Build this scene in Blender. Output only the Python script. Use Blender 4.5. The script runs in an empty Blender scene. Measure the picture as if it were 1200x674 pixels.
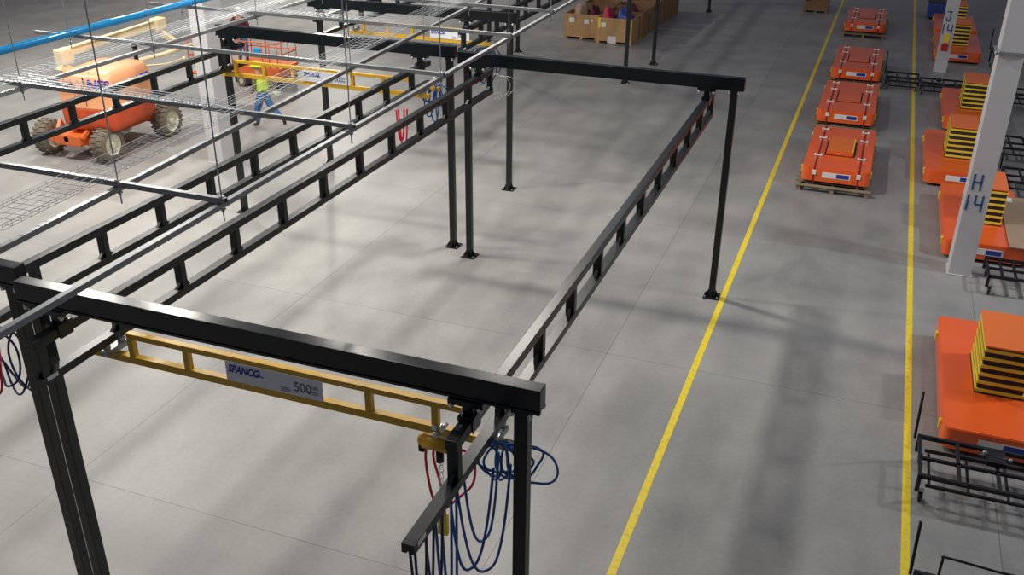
import bpy, bmesh, math, random
from mathutils import Vector, Matrix
random.seed(7)
S = bpy.context.scene
COL = S.collection
PI = math.pi
R = math.radians

# ------------------------------------------------------------ materials
def mat(name, color, rough=.5, metal=0., noise=0., nscale=8., bump=0., spec=.5, coat=0., emit=None):
    m = bpy.data.materials.new(name); m.use_nodes = True
    nt = m.node_tree; b = nt.nodes['Principled BSDF']
    b.inputs['Base Color'].default_value = (*color, 1)
    b.inputs['Roughness'].default_value = rough
    b.inputs['Metallic'].default_value = metal
    b.inputs['Specular IOR Level'].default_value = spec
    b.inputs['Coat Weight'].default_value = coat
    if emit:
        b.inputs['Emission Color'].default_value = (*emit[0], 1); b.inputs['Emission Strength'].default_value = emit[1]
    tc = nt.nodes.new('ShaderNodeTexCoord')
    n = nt.nodes.new('ShaderNodeTexNoise'); n.inputs['Scale'].default_value = nscale; n.inputs['Detail'].default_value = 5
    nt.links.new(tc.outputs['Object'], n.inputs['Vector'])
    if noise:
        mx = nt.nodes.new('ShaderNodeMix'); mx.data_type = 'RGBA'
        mx.inputs[6].default_value = (*[c * (1 - noise) for c in color], 1)
        mx.inputs[7].default_value = (*[min(1, c * (1 + noise)) for c in color], 1)
        nt.links.new(n.outputs['Fac'], mx.inputs[0]); nt.links.new(mx.outputs[2], b.inputs['Base Color'])
    if bump:
        bp = nt.nodes.new('ShaderNodeBump'); bp.inputs['Strength'].default_value = bump; bp.inputs['Distance'].default_value = .01
        nt.links.new(n.outputs['Fac'], bp.inputs['Height']); nt.links.new(bp.outputs['Normal'], b.inputs['Normal'])
    return m

M = dict(
    steel=mat('dark powder coated steel', (.0055, .0095, .013), .20, 0, .15, 3, spec=.55),
    rail=mat('dark runway steel', (.008, .012, .014), .33, 0, .15, 3, spec=.5),
    post=mat('dark post steel', (.007, .010, .011), .34, 0, .15, 3),
    black=mat('black steel', (.005, .005, .009), .5, 0, .2, 10),
    bolt=mat('zinc bolt', (.72, .75, .78), .35, .6),
    tin=mat('bright zinc', (.55, .58, .60), .4, .1, .1, 20),
    galv=mat('galvanised steel', (.33, .35, .365), .34, .4, .12, 20),
    wire=mat('bright galvanised wire', (.66, .70, .73), .4, .35),
    yellow=mat('crane yellow', (.72, .42, .025), .34, 0, .12, 5),
    sign=mat('white sign face', (.86, .90, .95), .4),
    navy=mat('navy lettering', (.02, .05, .36), .5),
    grey=mat('grey lettering', (.18, .20, .25), .5),
    blue=mat('blue pipe paint', (.02, .36, .80), .22, coat=.5),
    hose=mat('blue air hose', (.025, .12, .38), .35),
    navyhose=mat('dark air hose', (.02, .035, .10), .4),
    red=mat('red hose', (.85, .02, .06), .35),
    orange=mat('lift orange', (.70, .15, .035), .42, 0, .2, 3),
    redorange=mat('chassis red orange', (.66, .085, .022), .5, 0, .25, 5),
    hood=mat('light paled orange hood', (.86, .40, .20), .35, 0, .12, 2),  # hood orange paled towards cream: light falling on it is put into the colour
    cream=mat('cream boom paint', (.84, .72, .46), .45, 0, .1, 4),
    tire=mat('dusty tyre rubber', (.17, .14, .105), .85, 0, .35, 12, .3),
    rim=mat('wheel rim', (.62, .60, .46), .5, 0, .2, 8),
    agv=mat('cart orange', (.93, .13, .022), .30, 0, .05, 3, spec=.6, coat=.25),
    agvtop=mat('platform orange', (.93, .20, .04), .42, 0, .05, 3),
    skirt=mat('dark chassis', (.025, .022, .035), .7),
    strapm=mat('dark red strap', (.22, .012, .015), .7),
    white=mat('white plastic', (.85, .83, .80), .45),
    padm=mat('amber plate', (.78, .17, .03), .5, 0, .15, 8),
    bellow=mat('hazard yellow', (.90, .70, .05), .45, 0, .1, 10),
    wood=mat('plywood', (.50, .30, .14), .75, 0, .22, 4, .2),
    wood2=mat('aged wood', (.30, .17, .09), .8, 0, .25, 4, .2),
    pallet=mat('pallet wood', (.30, .24, .15), .8, 0, .3, 6, .2),
    card=mat('cardboard', (.42, .29, .19), .8, 0, .1, 3),
    column=mat('column white paint', (.60, .59, .60), .5, 0, .06, 2),
    colblue=mat('stencil blue', (.02, .10, .26), .6),
    purple=mat('purple logo', (.05, .02, .40), .5), skin=mat('skin', (.55, .30, .20), .6), hivis=mat('hi vis yellow green', (.62, .85, .04), .6, 0, .1, 8),
    shirt=mat('olive work shirt', (.16, .13, .06), .8), jeans=mat('blue jeans', (.06, .16, .36), .85, 0, .25, 15),
    boot=mat('brown boot', (.07, .045, .03), .8), glove=mat('pale glove', (.70, .80, .62), .8),
    maroon=mat('maroon cloth', (.10, .02, .04), .9, 0, .3, 20), redcloth=mat('red plastic bundle', (.50, .03, .08), .6, 0, .2, 6),
    bluecloth=mat('blue plastic bundle', (.03, .07, .32), .5, 0, .3, 6), tan=mat('tan packing', (.42, .30, .22), .85, 0, .3, 10),
    extred=mat('extinguisher red', (.6, .02, .02), .4), paintline=None, lamp=mat('lamp housing', (.8, .8, .8), .5),
)

# yellow floor paint with light scuffs
def line_mat():
    m = bpy.data.materials.new('yellow floor paint'); m.use_nodes = True; nt = m.node_tree; b = nt.nodes['Principled BSDF']
    tc = nt.nodes.new('ShaderNodeTexCoord'); n = nt.nodes.new('ShaderNodeTexNoise'); n.inputs['Scale'].default_value = 14; n.inputs['Detail'].default_value = 7
    rp = nt.nodes.new('ShaderNodeValToRGB'); rp.color_ramp.elements[0].color = (.62, .47, .06, 1); rp.color_ramp.elements[1].color = (.90, .70, .035, 1)
    rp.color_ramp.elements[0].position = .25; rp.color_ramp.elements[1].position = .5
    nt.links.new(tc.outputs['Object'], n.inputs['Vector']); nt.links.new(n.outputs['Fac'], rp.inputs['Fac'])
    nt.links.new(rp.outputs['Color'], b.inputs['Base Color']); b.inputs['Roughness'].default_value = .45
    return m
M['paintline'] = line_mat()

def floor_mat():
    m = bpy.data.materials.new('sealed concrete'); m.use_nodes = True; nt = m.node_tree; L = nt.links; b = nt.nodes['Principled BSDF']
    tc = nt.nodes.new('ShaderNodeTexCoord')
    def noise(scale, detail, sx=1, sy=1, dist=0):
        mp = nt.nodes.new('ShaderNodeMapping'); mp.inputs['Scale'].default_value = (sx, sy, 1)
        n = nt.nodes.new('ShaderNodeTexNoise'); n.inputs['Scale'].default_value = scale; n.inputs['Detail'].default_value = detail; n.inputs['Distortion'].default_value = dist
        L.new(tc.outputs['Object'], mp.inputs['Vector']); L.new(mp.outputs['Vector'], n.inputs['Vector']); return n
    def math_(op, a, c=None, v=None):
        n = nt.nodes.new('ShaderNodeMath'); n.operation = op
        for i, q in enumerate((a, c)):
            if q is None: continue
            if hasattr(q, 'links') or hasattr(q, 'is_output'): L.new(q, n.inputs[i])
            else: n.inputs[i].default_value = q
        return n.outputs[0]
    big = noise(.28, 4, dist=.5); mid = noise(1.6, 6, 1, .5); fine = noise(14, 5)
    v = math_('ADD', math_('MULTIPLY', big.outputs['Fac'], .5), math_('ADD', math_('MULTIPLY', mid.outputs['Fac'], .35), math_('MULTIPLY', fine.outputs['Fac'], .15)))
    rp = nt.nodes.new('ShaderNodeValToRGB'); e = rp.color_ramp.elements
    e[0].position = .34; e[0].color = (.225, .222, .218, 1); e[1].position = .66; e[1].color = (.385, .378, .36, 1)
    L.new(v, rp.inputs['Fac'])
    # slab tone: each 6.1 m slab slightly different
    sep = nt.nodes.new('ShaderNodeSeparateXYZ'); L.new(tc.outputs['Object'], sep.inputs[0])
    u = math_('DIVIDE', math_('ADD', sep.outputs[0], 9.65), 6.1); w = math_('DIVIDE', math_('SUBTRACT', sep.outputs[1], 8.12), 6.1)
    comb = nt.nodes.new('ShaderNodeCombineXYZ'); L.new(math_('FLOOR', u), comb.inputs[0]); L.new(math_('FLOOR', w), comb.inputs[1])
    wn = nt.nodes.new('ShaderNodeTexWhiteNoise'); wn.noise_dimensions = '3D'; L.new(comb.outputs[0], wn.inputs['Vector'])
    tone = math_('ADD', math_('MULTIPLY', wn.outputs['Value'], .12), .94)
    # saw cut joints
    def joint(q, half):
        f = math_('FRACT', q); d = math_('MINIMUM', f, math_('SUBTRACT', 1., f)); return math_('LESS_THAN', d, half)
    j = math_('MAXIMUM', joint(u, .0011), joint(w, .0011))
    # dark scuff marks
    sc = noise(.9, 7, 1, 1, 1.2); scf = math_('MULTIPLY', math_('GREATER_THAN', sc.outputs['Fac'], .73), .12)
    k = math_('MULTIPLY', tone, math_('SUBTRACT', 1., math_('ADD', math_('MULTIPLY', j, .42), scf)))
    vm = nt.nodes.new('ShaderNodeVectorMath'); vm.operation = 'SCALE'; L.new(rp.outputs['Color'], vm.inputs[0]); L.new(k, vm.inputs['Scale'])
    L.new(vm.outputs[0], b.inputs['Base Color'])
    rr = nt.nodes.new('ShaderNodeMapRange'); L.new(mid.outputs['Fac'], rr.inputs[0]); rr.inputs[3].default_value = .34; rr.inputs[4].default_value = .52
    L.new(rr.outputs[0], b.inputs['Roughness']); b.inputs['Specular IOR Level'].default_value = .45
    return m
M['floor'] = floor_mat()

# ------------------------------------------------------------ mesh builder
class MB:
    def __init__(s): s.v = []; s.f = []; s.m = []; s.cur = 0; s.smooth = []
    def add(s, vs, fs, sm=False):
        o = len(s.v); s.v += [tuple(v) for v in vs]
        for f in fs: s.f.append([o + i for i in f]); s.m.append(s.cur); s.smooth.append(sm)
        return s
    def mat(s, i): s.cur = i; return s
    def box(s, x0, x1, y0, y1, z0, z1, mtx=None):
        vs = [Vector((x, y, z)) for z in (z0, z1) for y in (y0, y1) for x in (x0, x1)]
        if mtx: vs = [mtx @ v for v in vs]
        return s.add(vs, [(0, 2, 3, 1), (4, 5, 7, 6), (0, 1, 5, 4), (2, 6, 7, 3), (0, 4, 6, 2), (1, 3, 7, 5)])
    def bbox(s, x0, x1, y0, y1, z0, z1, b=.01, mtx=None):   # box with chamfered edges
        bm = bmesh.new(); bmesh.ops.create_cube(bm, size=1)
        for v in bm.verts: v.co = Vector(((x0 + x1) / 2 + v.co.x * (x1 - x0), (y0 + y1) / 2 + v.co.y * (y1 - y0), (z0 + z1) / 2 + v.co.z * (z1 - z0)))
        bmesh.ops.bevel(bm, geom=bm.edges[:], offset=b, segments=2, affect='EDGES', profile=.6)
        vs = [v.co.copy() for v in bm.verts]; bm.verts.index_update()
        if mtx: vs = [mtx @ v for v in vs]
        s.add(vs, [[v.index for v in f.verts] for f in bm.faces]); bm.free(); return s
    def bar(s, a, b, w, h=None):          # rectangular bar between two points
        h = h or w; a = Vector(a); b = Vector(b); d = (b - a); L = d.length; d.normalize()
        up = Vector((0, 0, 1)) if abs(d.z) < .95 else Vector((0, 1, 0))
        r = d.cross(up).normalized(); u = r.cross(d)
        vs = [p + r * (i * w / 2) + u * (j * h / 2) for p in (a, b) for j in (-1, 1) for i in (-1, 1)]
        return s.add(vs, [(0, 2, 3, 1), (4, 5, 7, 6), (0, 1, 5, 4), (2, 6, 7, 3), (0, 4, 6, 2), (1, 3, 7, 5)])
    def tube(s, pts, r, n=8, closed=False, caps=True):
        pts = [Vector(p) for p in pts]; N = len(pts); vs = []; rr = r if hasattr(r, '__len__') else [r] * N
        prev = None
        for i, p in enumerate(pts):
            t = (pts[(i + 1) % N] - pts[i - 1]) if closed else (pts[min(i + 1, N - 1)] - pts[max(i - 1, 0)])
            t.normalize()
            if prev is None:
                a = Vector((0, 0, 1)) if abs(t.z) < .9 else Vector((1, 0, 0)); prev = t.cross(a).normalized()
            prev = (prev - t * prev.dot(t)).normalized(); q = t.cross(prev)
            for k in range(n):
                an = 2 * PI * k / n; vs.append(p + (prev * math.cos(an) + q * math.sin(an)) * rr[i])
        fs = []
        for i in range(N if closed else N - 1):
            for k in range(n):
                a = i * n + k; b = i * n + (k + 1) % n; c = ((i + 1) % N) * n + (k + 1) % n; d = ((i + 1) % N) * n + k; fs.append((a, b, c, d))
        s.add(vs, fs, n > 5)
        if caps and not closed:
            o = len(s.v) - len(vs); s.f.append([o + k for k in range(n)][::-1]); s.m.append(s.cur); s.smooth.append(False)
            s.f.append([o + (N - 1) * n + k for k in range(n)]); s.m.append(s.cur); s.smooth.append(False)
        return s
    def cyl(s, a, b, r, n=16): return s.tube([a, b], r, n)
    def ball(s, c, r, n=8, sc=(1, 1, 1)):
        bm = bmesh.new(); bmesh.ops.create_uvsphere(bm, u_segments=n, v_segments=max(4, n // 2 + 1), radius=r); bm.verts.index_update()
        s.add([Vector(c) + Vector((v.co.x * sc[0], v.co.y * sc[1], v.co.z * sc[2])) for v in bm.verts], [[v.index for v in f.verts] for f in bm.faces], True); bm.free(); return s
    def prism(s, poly, z0, z1, mtx=None):   # vertical prism from 2D outline
        n = len(poly); vs = [Vector((x, y, z)) for z in (z0, z1) for x, y in poly]
        if mtx: vs = [mtx @ v for v in vs]
        return s.add(vs, [list(range(n))[::-1], list(range(n, 2 * n))] + [(i, (i + 1) % n, n + (i + 1) % n, n + i) for i in range(n)])
    def build(s, name, mats, parent=None, loc=None):
        me = bpy.data.meshes.new(name); me.from_pydata(s.v, [], s.f)
        for m in (mats if isinstance(mats, (list, tuple)) else [mats]): me.materials.append(m)
        me.polygons.foreach_set('material_index', s.m); me.polygons.foreach_set('use_smooth', s.smooth)
        bm = bmesh.new(); bm.from_mesh(me); bmesh.ops.recalc_face_normals(bm, faces=bm.faces[:]); bm.to_mesh(me); bm.free()
        me.update(); o = bpy.data.objects.new(name, me); COL.objects.link(o)
        if parent: o.parent = parent
        if loc: o.location = loc
        return o

def tag(o, label=None, cat=None, group=None, kind=None):
    if label: o['label'] = label
    if cat: o['category'] = cat
    if group: o['group'] = group
    if kind: o['kind'] = kind
    return o
def empty(name, loc, label, cat, group=None, rz=0):
    o = bpy.data.objects.new(name, None); COL.objects.link(o); o.location = loc; o.rotation_euler = (0, 0, rz); o.empty_display_size = .2
    return tag(o, label, cat, group)
def copy_tree(o, parent=None):
    c = o.copy(); COL.objects.link(c)
    if parent: c.parent = parent
    for ch in list(o.children): copy_tree(ch, c)
    return c
def text(name, body, size, m, parent, loc, rot, shear=0., bold=0., depth=.002, sx=1.):
    cu = bpy.data.curves.new(name, 'FONT'); cu.body = body; cu.size = size; cu.extrude = depth; cu.shear = shear; cu.offset = bold
    cu.align_x = 'CENTER'; cu.align_y = 'CENTER'
    t = bpy.data.objects.new(name, cu); COL.objects.link(t); bpy.context.view_layer.update()
    me = bpy.data.meshes.new_from_object(t.evaluated_get(bpy.context.evaluated_depsgraph_get()))
    bpy.data.objects.remove(t); o = bpy.data.objects.new(name, me); COL.objects.link(o); me.materials.clear(); me.materials.append(m)
    o.parent = parent; o.location = loc; o.rotation_euler = rot; o.scale = (sx, 1, 1); return o
def catmull(pts, k=6, closed=False):
    pts = [Vector(p) for p in pts]; out = []; n = len(pts)
    for i in range(n if closed else n - 1):
        if closed: p0, p1, p2, p3 = pts[i - 1], pts[i], pts[(i + 1) % n], pts[(i + 2) % n]
        else: p0, p1, p2, p3 = pts[max(i - 1, 0)], pts[i], pts[i + 1], pts[min(i + 2, n - 1)]
        for j in range(k):
            t = j / k; out.append(.5 * ((2 * p1) + (p2 - p0) * t + (2 * p0 - 5 * p1 + 4 * p2 - p3) * t * t + (3 * p1 - p0 - 3 * p2 + p3) * t ** 3))
    if not closed: out.append(pts[-1])
    return out
def rrect(x0, x1, y0, y1, r, n=5, rb=None):
    rb = r if rb is None else rb; P = []
    for cx, cy, a, q in ((x1 - r, y0 + r, -90, r), (x1 - rb, y1 - rb, 0, rb), (x0 + rb, y1 - rb, 90, rb), (x0 + r, y0 + r, 180, r)):
        for i in range(n + 1):
            t = R(a + 90 * i / n); P.append((cx + q * math.cos(t), cy + q * math.sin(t)))
    return P

# ------------------------------------------------------------ setting
fl = MB().box(-70, 45, -25, 110, -.3, 0).build('floor', M['floor']); tag(fl, kind='structure')
t1 = MB().box(-2.075, -1.965, -5, 100, .0005, .003).build('trim_1', M['paintline']); tag(t1, 'long yellow painted floor line beside the crane bay', kind='structure')
t2 = MB().box(1.345, 1.455, -5, 100, .0005, .003).build('trim_2', M['paintline']); tag(t2, 'yellow painted floor line between the two rows of orange carts', kind='structure')

# ------------------------------------------------------------ building columns
STENCIL = {'H': (((0, 0), (0, 1)), ((1, 0), (1, 1)), ((0, .5), (1, .5))), '1': (((.5, 0), (.5, 1)),), '4': (((0, .45), (0, 1)), ((0, .42), (1, .42)), ((.95, 0), (.95, 1))),
           'J': (((0, .97), (1.1, .97)), ((.8, .1), (.8, 1)), ((.1, .06), (.8, .06)), ((.08, .03), (.08, .4)))}
def column(x0, x1, y0, y1, label, letters=None, collar=True):
    cx, cy = (x0 + x1) / 2, (y0 + y1) / 2; w, d = x1 - x0, y1 - y0
    c = empty('building_column', (cx, cy, 0), label, 'column')
    m = MB().bbox(-w / 2, w / 2, -d / 2, d / 2, 0.02, 11, .012)
    m.bbox(-w / 2 - .02, w / 2 + .02, -d / 2 - .02, d / 2 + .02, 0, .03, .006)
    m.build('shaft', M['column'], c)
    if collar:
        k = MB(); g = .03
        z = 4.56
        for a, b in (((-w / 2 - g, -d / 2 - g), (w / 2 + g, -d / 2 - g)), ((w / 2 + g, -d / 2 - g), (w / 2 + g, d / 2 + g)), ((w / 2 + g, d / 2 + g), (-w / 2 - g, d / 2 + g)), ((-w / 2 - g, d / 2 + g), (-w / 2 - g, -d / 2 - g))):
            k.bar((*a, z), (*b, z), .05, .045)
        k.ball((-w / 2 - .04, -d / 2 - .05, z), .05); k.build('clamp_band', M['galv'], c)
    if letters:
        for t, z, sz in letters:
            tw = len(t) * sz * .62; x = -tw / 2 - .03
            for ch in t:
                g = MB(); y = -d / 2 - .004; q = sz * .42; th = sz * .115
                P = lambda u, v: (x + u * q, y, z + (v - .5) * sz)
                for a_, b_ in STENCIL[ch]: g.bar(P(*a_), P(*b_), th, .006) if abs(a_[0] - b_[0]) < 1e-6 else g.bar(P(*a_), P(*b_), .006, th)
                g.build('lettering', M['colblue'], c); x += sz * .62
    return c
column(2.12, 2.56, 19.92, 20.45, 'tall off-white building column marked H 14 among the orange carts', (('H', 2.03, .33), ('14', 1.60, .33)))
c2 = column(2.08, 2.50, 38.5, 39.0, 'far white building column marked J 14 with a red box on it', (('J', 2.0, .36), ('14', 1.55, .36)), collar=False)
k = MB().bbox(-.10, .10, -.30, -.255, 1.08, 1.38, .008).build('notice', M['bellow'], c2); k['label'] = 'small yellow notice'
k = MB().bbox(-.13, .09, -.36, -.25, .80, 1.05, .02); k.build('alarm_box', M['extred'], c2)
column(-16.21, -15.75, 20.06, 20.8, 'white building column behind the boom lift at upper left', collar=False)

# ------------------------------------------------------------ crane frames
PW = .122
def post(parent, x, y, h=4.10):
    m = MB().bbox(-PW / 2, PW / 2, -PW / 2, PW / 2, .02, h - .02, .008)
    m.box(-.10, .10, -.085, .085, h - .02, h)
    m.mat(1)
    for sx in (-1, 1):
        for sy in (-1, 1): m.cyl((sx * .085, sy * .065, h - .06), (sx * .085, sy * .065, h + .0), .024, 6)
    p = m.build('post', [M['post'], M['bolt']], parent, (x, y, 0))
    b = MB().bbox(-.15, .15, -.15, .15, 0, .022, .004)
    for a in range(4):
        mt = Matrix.Rotation(a * PI / 2, 4, 'Z')
        vs = [mt @ Vector(v) for v in ((PW / 2, -.006, .02), (.14, -.006, .02), (PW / 2, -.006, .17), (PW / 2, .006, .02), (.14, .006, .02), (PW / 2, .006, .17))]
        b.add(vs, [(0, 1, 2), (3, 5, 4), (0, 3, 4, 1), (1, 4, 5, 2), (2, 5, 3, 0)])
    b.mat(1)
    for sx in (-1, 1):
        for sy in (-1, 1): b.cyl((sx * .12, sy * .12, .02), (sx * .12, sy * .12, .05), .012, 6)
    b.build('base_plate', [M['post'], M['bolt']], p)
    return p
def header(parent, x0, x1, y, w=.14, z0=4.10, z1=4.325):
    m = MB().bbox(x0, x1, y - w / 2, y + w / 2, z0 + .02, z1, .006)
    m.box(x0, x1, y - w / 2 - .012, y - w / 2 + .03, z0, z0 + .025); m.box(x0, x1, y + w / 2 - .03, y + w / 2 + .012, z0, z0 + .025)
    return m.build('header_beam', M['steel'], parent)
def truss(parent, x, ys, ye, verts, ycut=None, w=.112, lcs=None):
    """welded runway: upper chord, web posts, lower enclosed track"""
    m = MB().bbox(x - w / 2, x + w / 2, ys, ye, 3.80, 3.90, .006)
    l0 = ys if lcs is None else lcs
    # lower track is a box slotted underneath
    m.box(x - w / 2, x + w / 2, l0, ye, 3.42, 3.49); m.box(x - w / 2, x - .015, l0, ye, 3.40, 3.42); m.box(x + .015, x + w / 2, l0, ye, 3.40, 3.42)
    for v in verts:
        m.bbox(x - w / 2 + .005, x + w / 2 - .005, v - .045, v + .045, 3.48, 3.81, .006)
        for s in (-1, 1):   # weld gussets
            m.add([(x - .02, v + s * .045, 3.49), (x - .02, v + s * .12, 3.49), (x - .02, v + s * .045, 3.55), (x + .02, v + s * .045, 3.49), (x + .02, v + s * .12, 3.49), (x + .02, v + s * .045, 3.55)], [(0, 1, 2), (3, 5, 4), (0, 3, 4, 1), (1, 4, 5, 2), (2, 5, 3, 0)])
    t = m.build('runway_truss', M['rail'], parent)
    k = MB().box(x + w / 2, x + w / 2 + .002, l0 + .06, l0 + .20, 3.435, 3.48); k.build('rail_label', M['white'], t)
    return t
def hanger(parent, x, y):
    m = MB().bbox(x - .075, x + .075, y - .10, y + .10, 3.885, 3.935, .006)
    m.bbox(x - .05, x + .05, y - .05, y + .05, 3.93, 4.05, .008); m.bbox(x - .16, x + .16, y - .105, y + .105, 4.045, 4.10, .005)
    m.box(x - .066, x - .058, y - .09, y + .09, 3.78, 3.93); m.box(x + .058, x + .066, y - .09, y + .09, 3.78, 3.93)
    m.mat(1)
    for sx in (-1, 1):
        for sy in (-1, 1):
            m.cyl((x + sx * .13, y + sy * .088, 4.0), (x + sx * .13, y + sy * .088, 4.10), .010, 6); m.ball((x + sx * .13, y + sy * .088, 4.035), .030, 6)
    return m.build('hanger_clamp', [M['steel'], M['bolt']], parent)
def frame(label, xl, xr, yn, yf, pl, pr, tl, tr, ts, te, vy0, step=1.067, far=True, near_posts=True, lcs=None):
    f = empty('crane_frame', ((xl + xr) / 2, (yn + yf) / 2, 0), label, 'crane frame')
    ox, oy = -(xl + xr) / 2, -(yn + yf) / 2
    hs = [yn] + ([yf] if far else [])
    for y in hs:
        header(f, xl + ox, xr + ox, y + oy)
        for x in (pl, pr):
            post(f, x + ox, y + oy)
    vs = []
    v = vy0
    while v < te - .03: vs.append(v + oy); v += step
    for i, x in enumerate((tl, tr)):
        t = truss(f, x + ox, ts + oy, te + oy, vs, lcs=(lcs + oy) if (lcs and i == 1) else None)
        for y in hs: hanger(t, x + ox, y + oy)
    return f
FA = frame('dark steel crane frame in the foreground, its right posts by the yellow line', -7.56, -2.07, 6.26, 17.11, -7.38, -2.24, -7.14, -2.72, 5.86, 17.72, 5.93, 1.067, lcs=5.04)
FB = frame('dark steel crane frame on the left in front of the boom lift', -13.42, -7.78, 6.49, 17.47, -13.27, -7.92, -13.08, -8.57, 6.1, 17.85, 6.25, 1.08)
FC = frame('far dark steel crane frame behind the left one at the top of the view', -13.42, -7.92, 21.19, 32.5, -13.15, -8.05, -13.05, -9.15, 20.8, 33.1, 21.0, 1.067)
FD = frame('farthest dark steel crane frame with bases beside the wooden crates', -13.4, -7.62, 35.6, 47.0, -13.2, -7.77, -13.05, -8.6, 35.2, 47.6, 35.5, 1.067)

# ------------------------------------------------------------ bridges
def bridge(label, x0, x1, y, upper0, upper1, sign, vst=.7, sz=3.12):
    b = empty('bridge_crane', ((x0 + x1) / 2, y, 0), label, 'bridge crane', )
    ox = -(x0 + x1) / 2; z0 = sz; w = .075
    m = MB().box(x0 + ox, x1 + ox, -w / 2, w / 2, z0 + .02, z0 + .085)
    m.box(x0 + ox, x1 + ox, -w / 2, -.012, z0, z0 + .02); m.box(x0 + ox, x1 + ox, .012, w / 2, z0, z0 + .02)
    m.bbox(upper0 + ox, upper1 + ox, -w / 2, w / 2, z0 + .305, z0 + .37, .005)
    v = upper0 + .035
    while v < upper1 + .01:
        m.bbox(v - .035 + ox, v + .035 + ox, -w / 2 + .004, w / 2 - .004, z0 + .08, z0 + .31, .005); v += vst
    m.build('bridge_truss', M['yellow'], b)
    for x in (upper0 - .22, upper1 + .22):
        e = MB().bbox(x + ox - .045, x + ox + .045, -.16, .16, z0 + .09, z0 + .16, .008)
        for s in (-1, 1): e.cyl((x + ox - .03, s * .11, z0 + .19), (x + ox + .03, s * .11, z0 + .19), .035, 12)
        e.bar((x + ox, 0, z0 + .02), (x + ox, 0, z0 + .12), .05)
        e.build('end_truck', M['galv'], b)
    sx0, sx1 = sign[0] + ox, sign[1] + ox; sy = -w / 2 - .006
    p = MB().bbox(sx0, sx1, sy - .006, sy + .005, z0 + .085, z0 + .315, .002).build('sign_panel', M['sign'], b)
    p['label'] = 'white maker sign with blue and grey lettering'
    W = sx1 - sx0; cx = (sx0 + sx1) / 2; zt = z0 + .20; yy = sy - .0075; rt = (PI / 2, 0, 0)
    text('lettering', 'SPANCO', .12, M['navy'], p, (sx0 + W * .19, yy, zt + .035), rt, shear=.35, bold=.0045, sx=.80)
    sw = MB(); pts = [(sx0 + W * .33 + t * W * .07, yy, zt + .02 + .012 * math.sin(t * 2 * PI)) for t in [i / 8 for i in range(9)]]; sw.tube(pts, .006, 5); sw.build('swoosh_mark', M['navy'], p)
    text('lettering', '500', .155, M['grey'], p, (sx0 + W * .80, yy, zt - .01), rt, bold=.002, sx=.9)
    text('lettering', 'LBS.', .05, M['grey'], p, (sx0 + W * .925, yy, zt + .02), rt)
    mk = MB()
    for i, (a, c) in enumerate(((.885, .96), (.89, .955))): mk.box(sx0 + W * a, sx0 + W * c, yy - .002, yy, zt - .035 - i * .022, zt - .027 - i * .022)
    for i in range(3): mk.box(sx0 + W * .57, sx0 + W * (.66 + .02 * (i % 2)), yy - .002, yy, zt - .05 - i * .02, zt - .043 - i * .02)
    mk.build('small_print', M['grey'], p)
    return b
bridge('yellow bridge crane under the near end of the foreground frame', -7.50, -2.42, 6.94, -6.98, -2.95, (-5.72, -4.58), .715)
bridge('yellow bridge crane across the far end of the left frame', -13.3, -8.3, 17.3, -12.95, -8.72, (-11.22, -10.15), .715, 3.27)
bridge('distant yellow bridge crane under the far frame at the top', -13.3, -8.95, 22.9, -12.9, -9.35, (-10.9, -9.8), .715)

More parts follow.
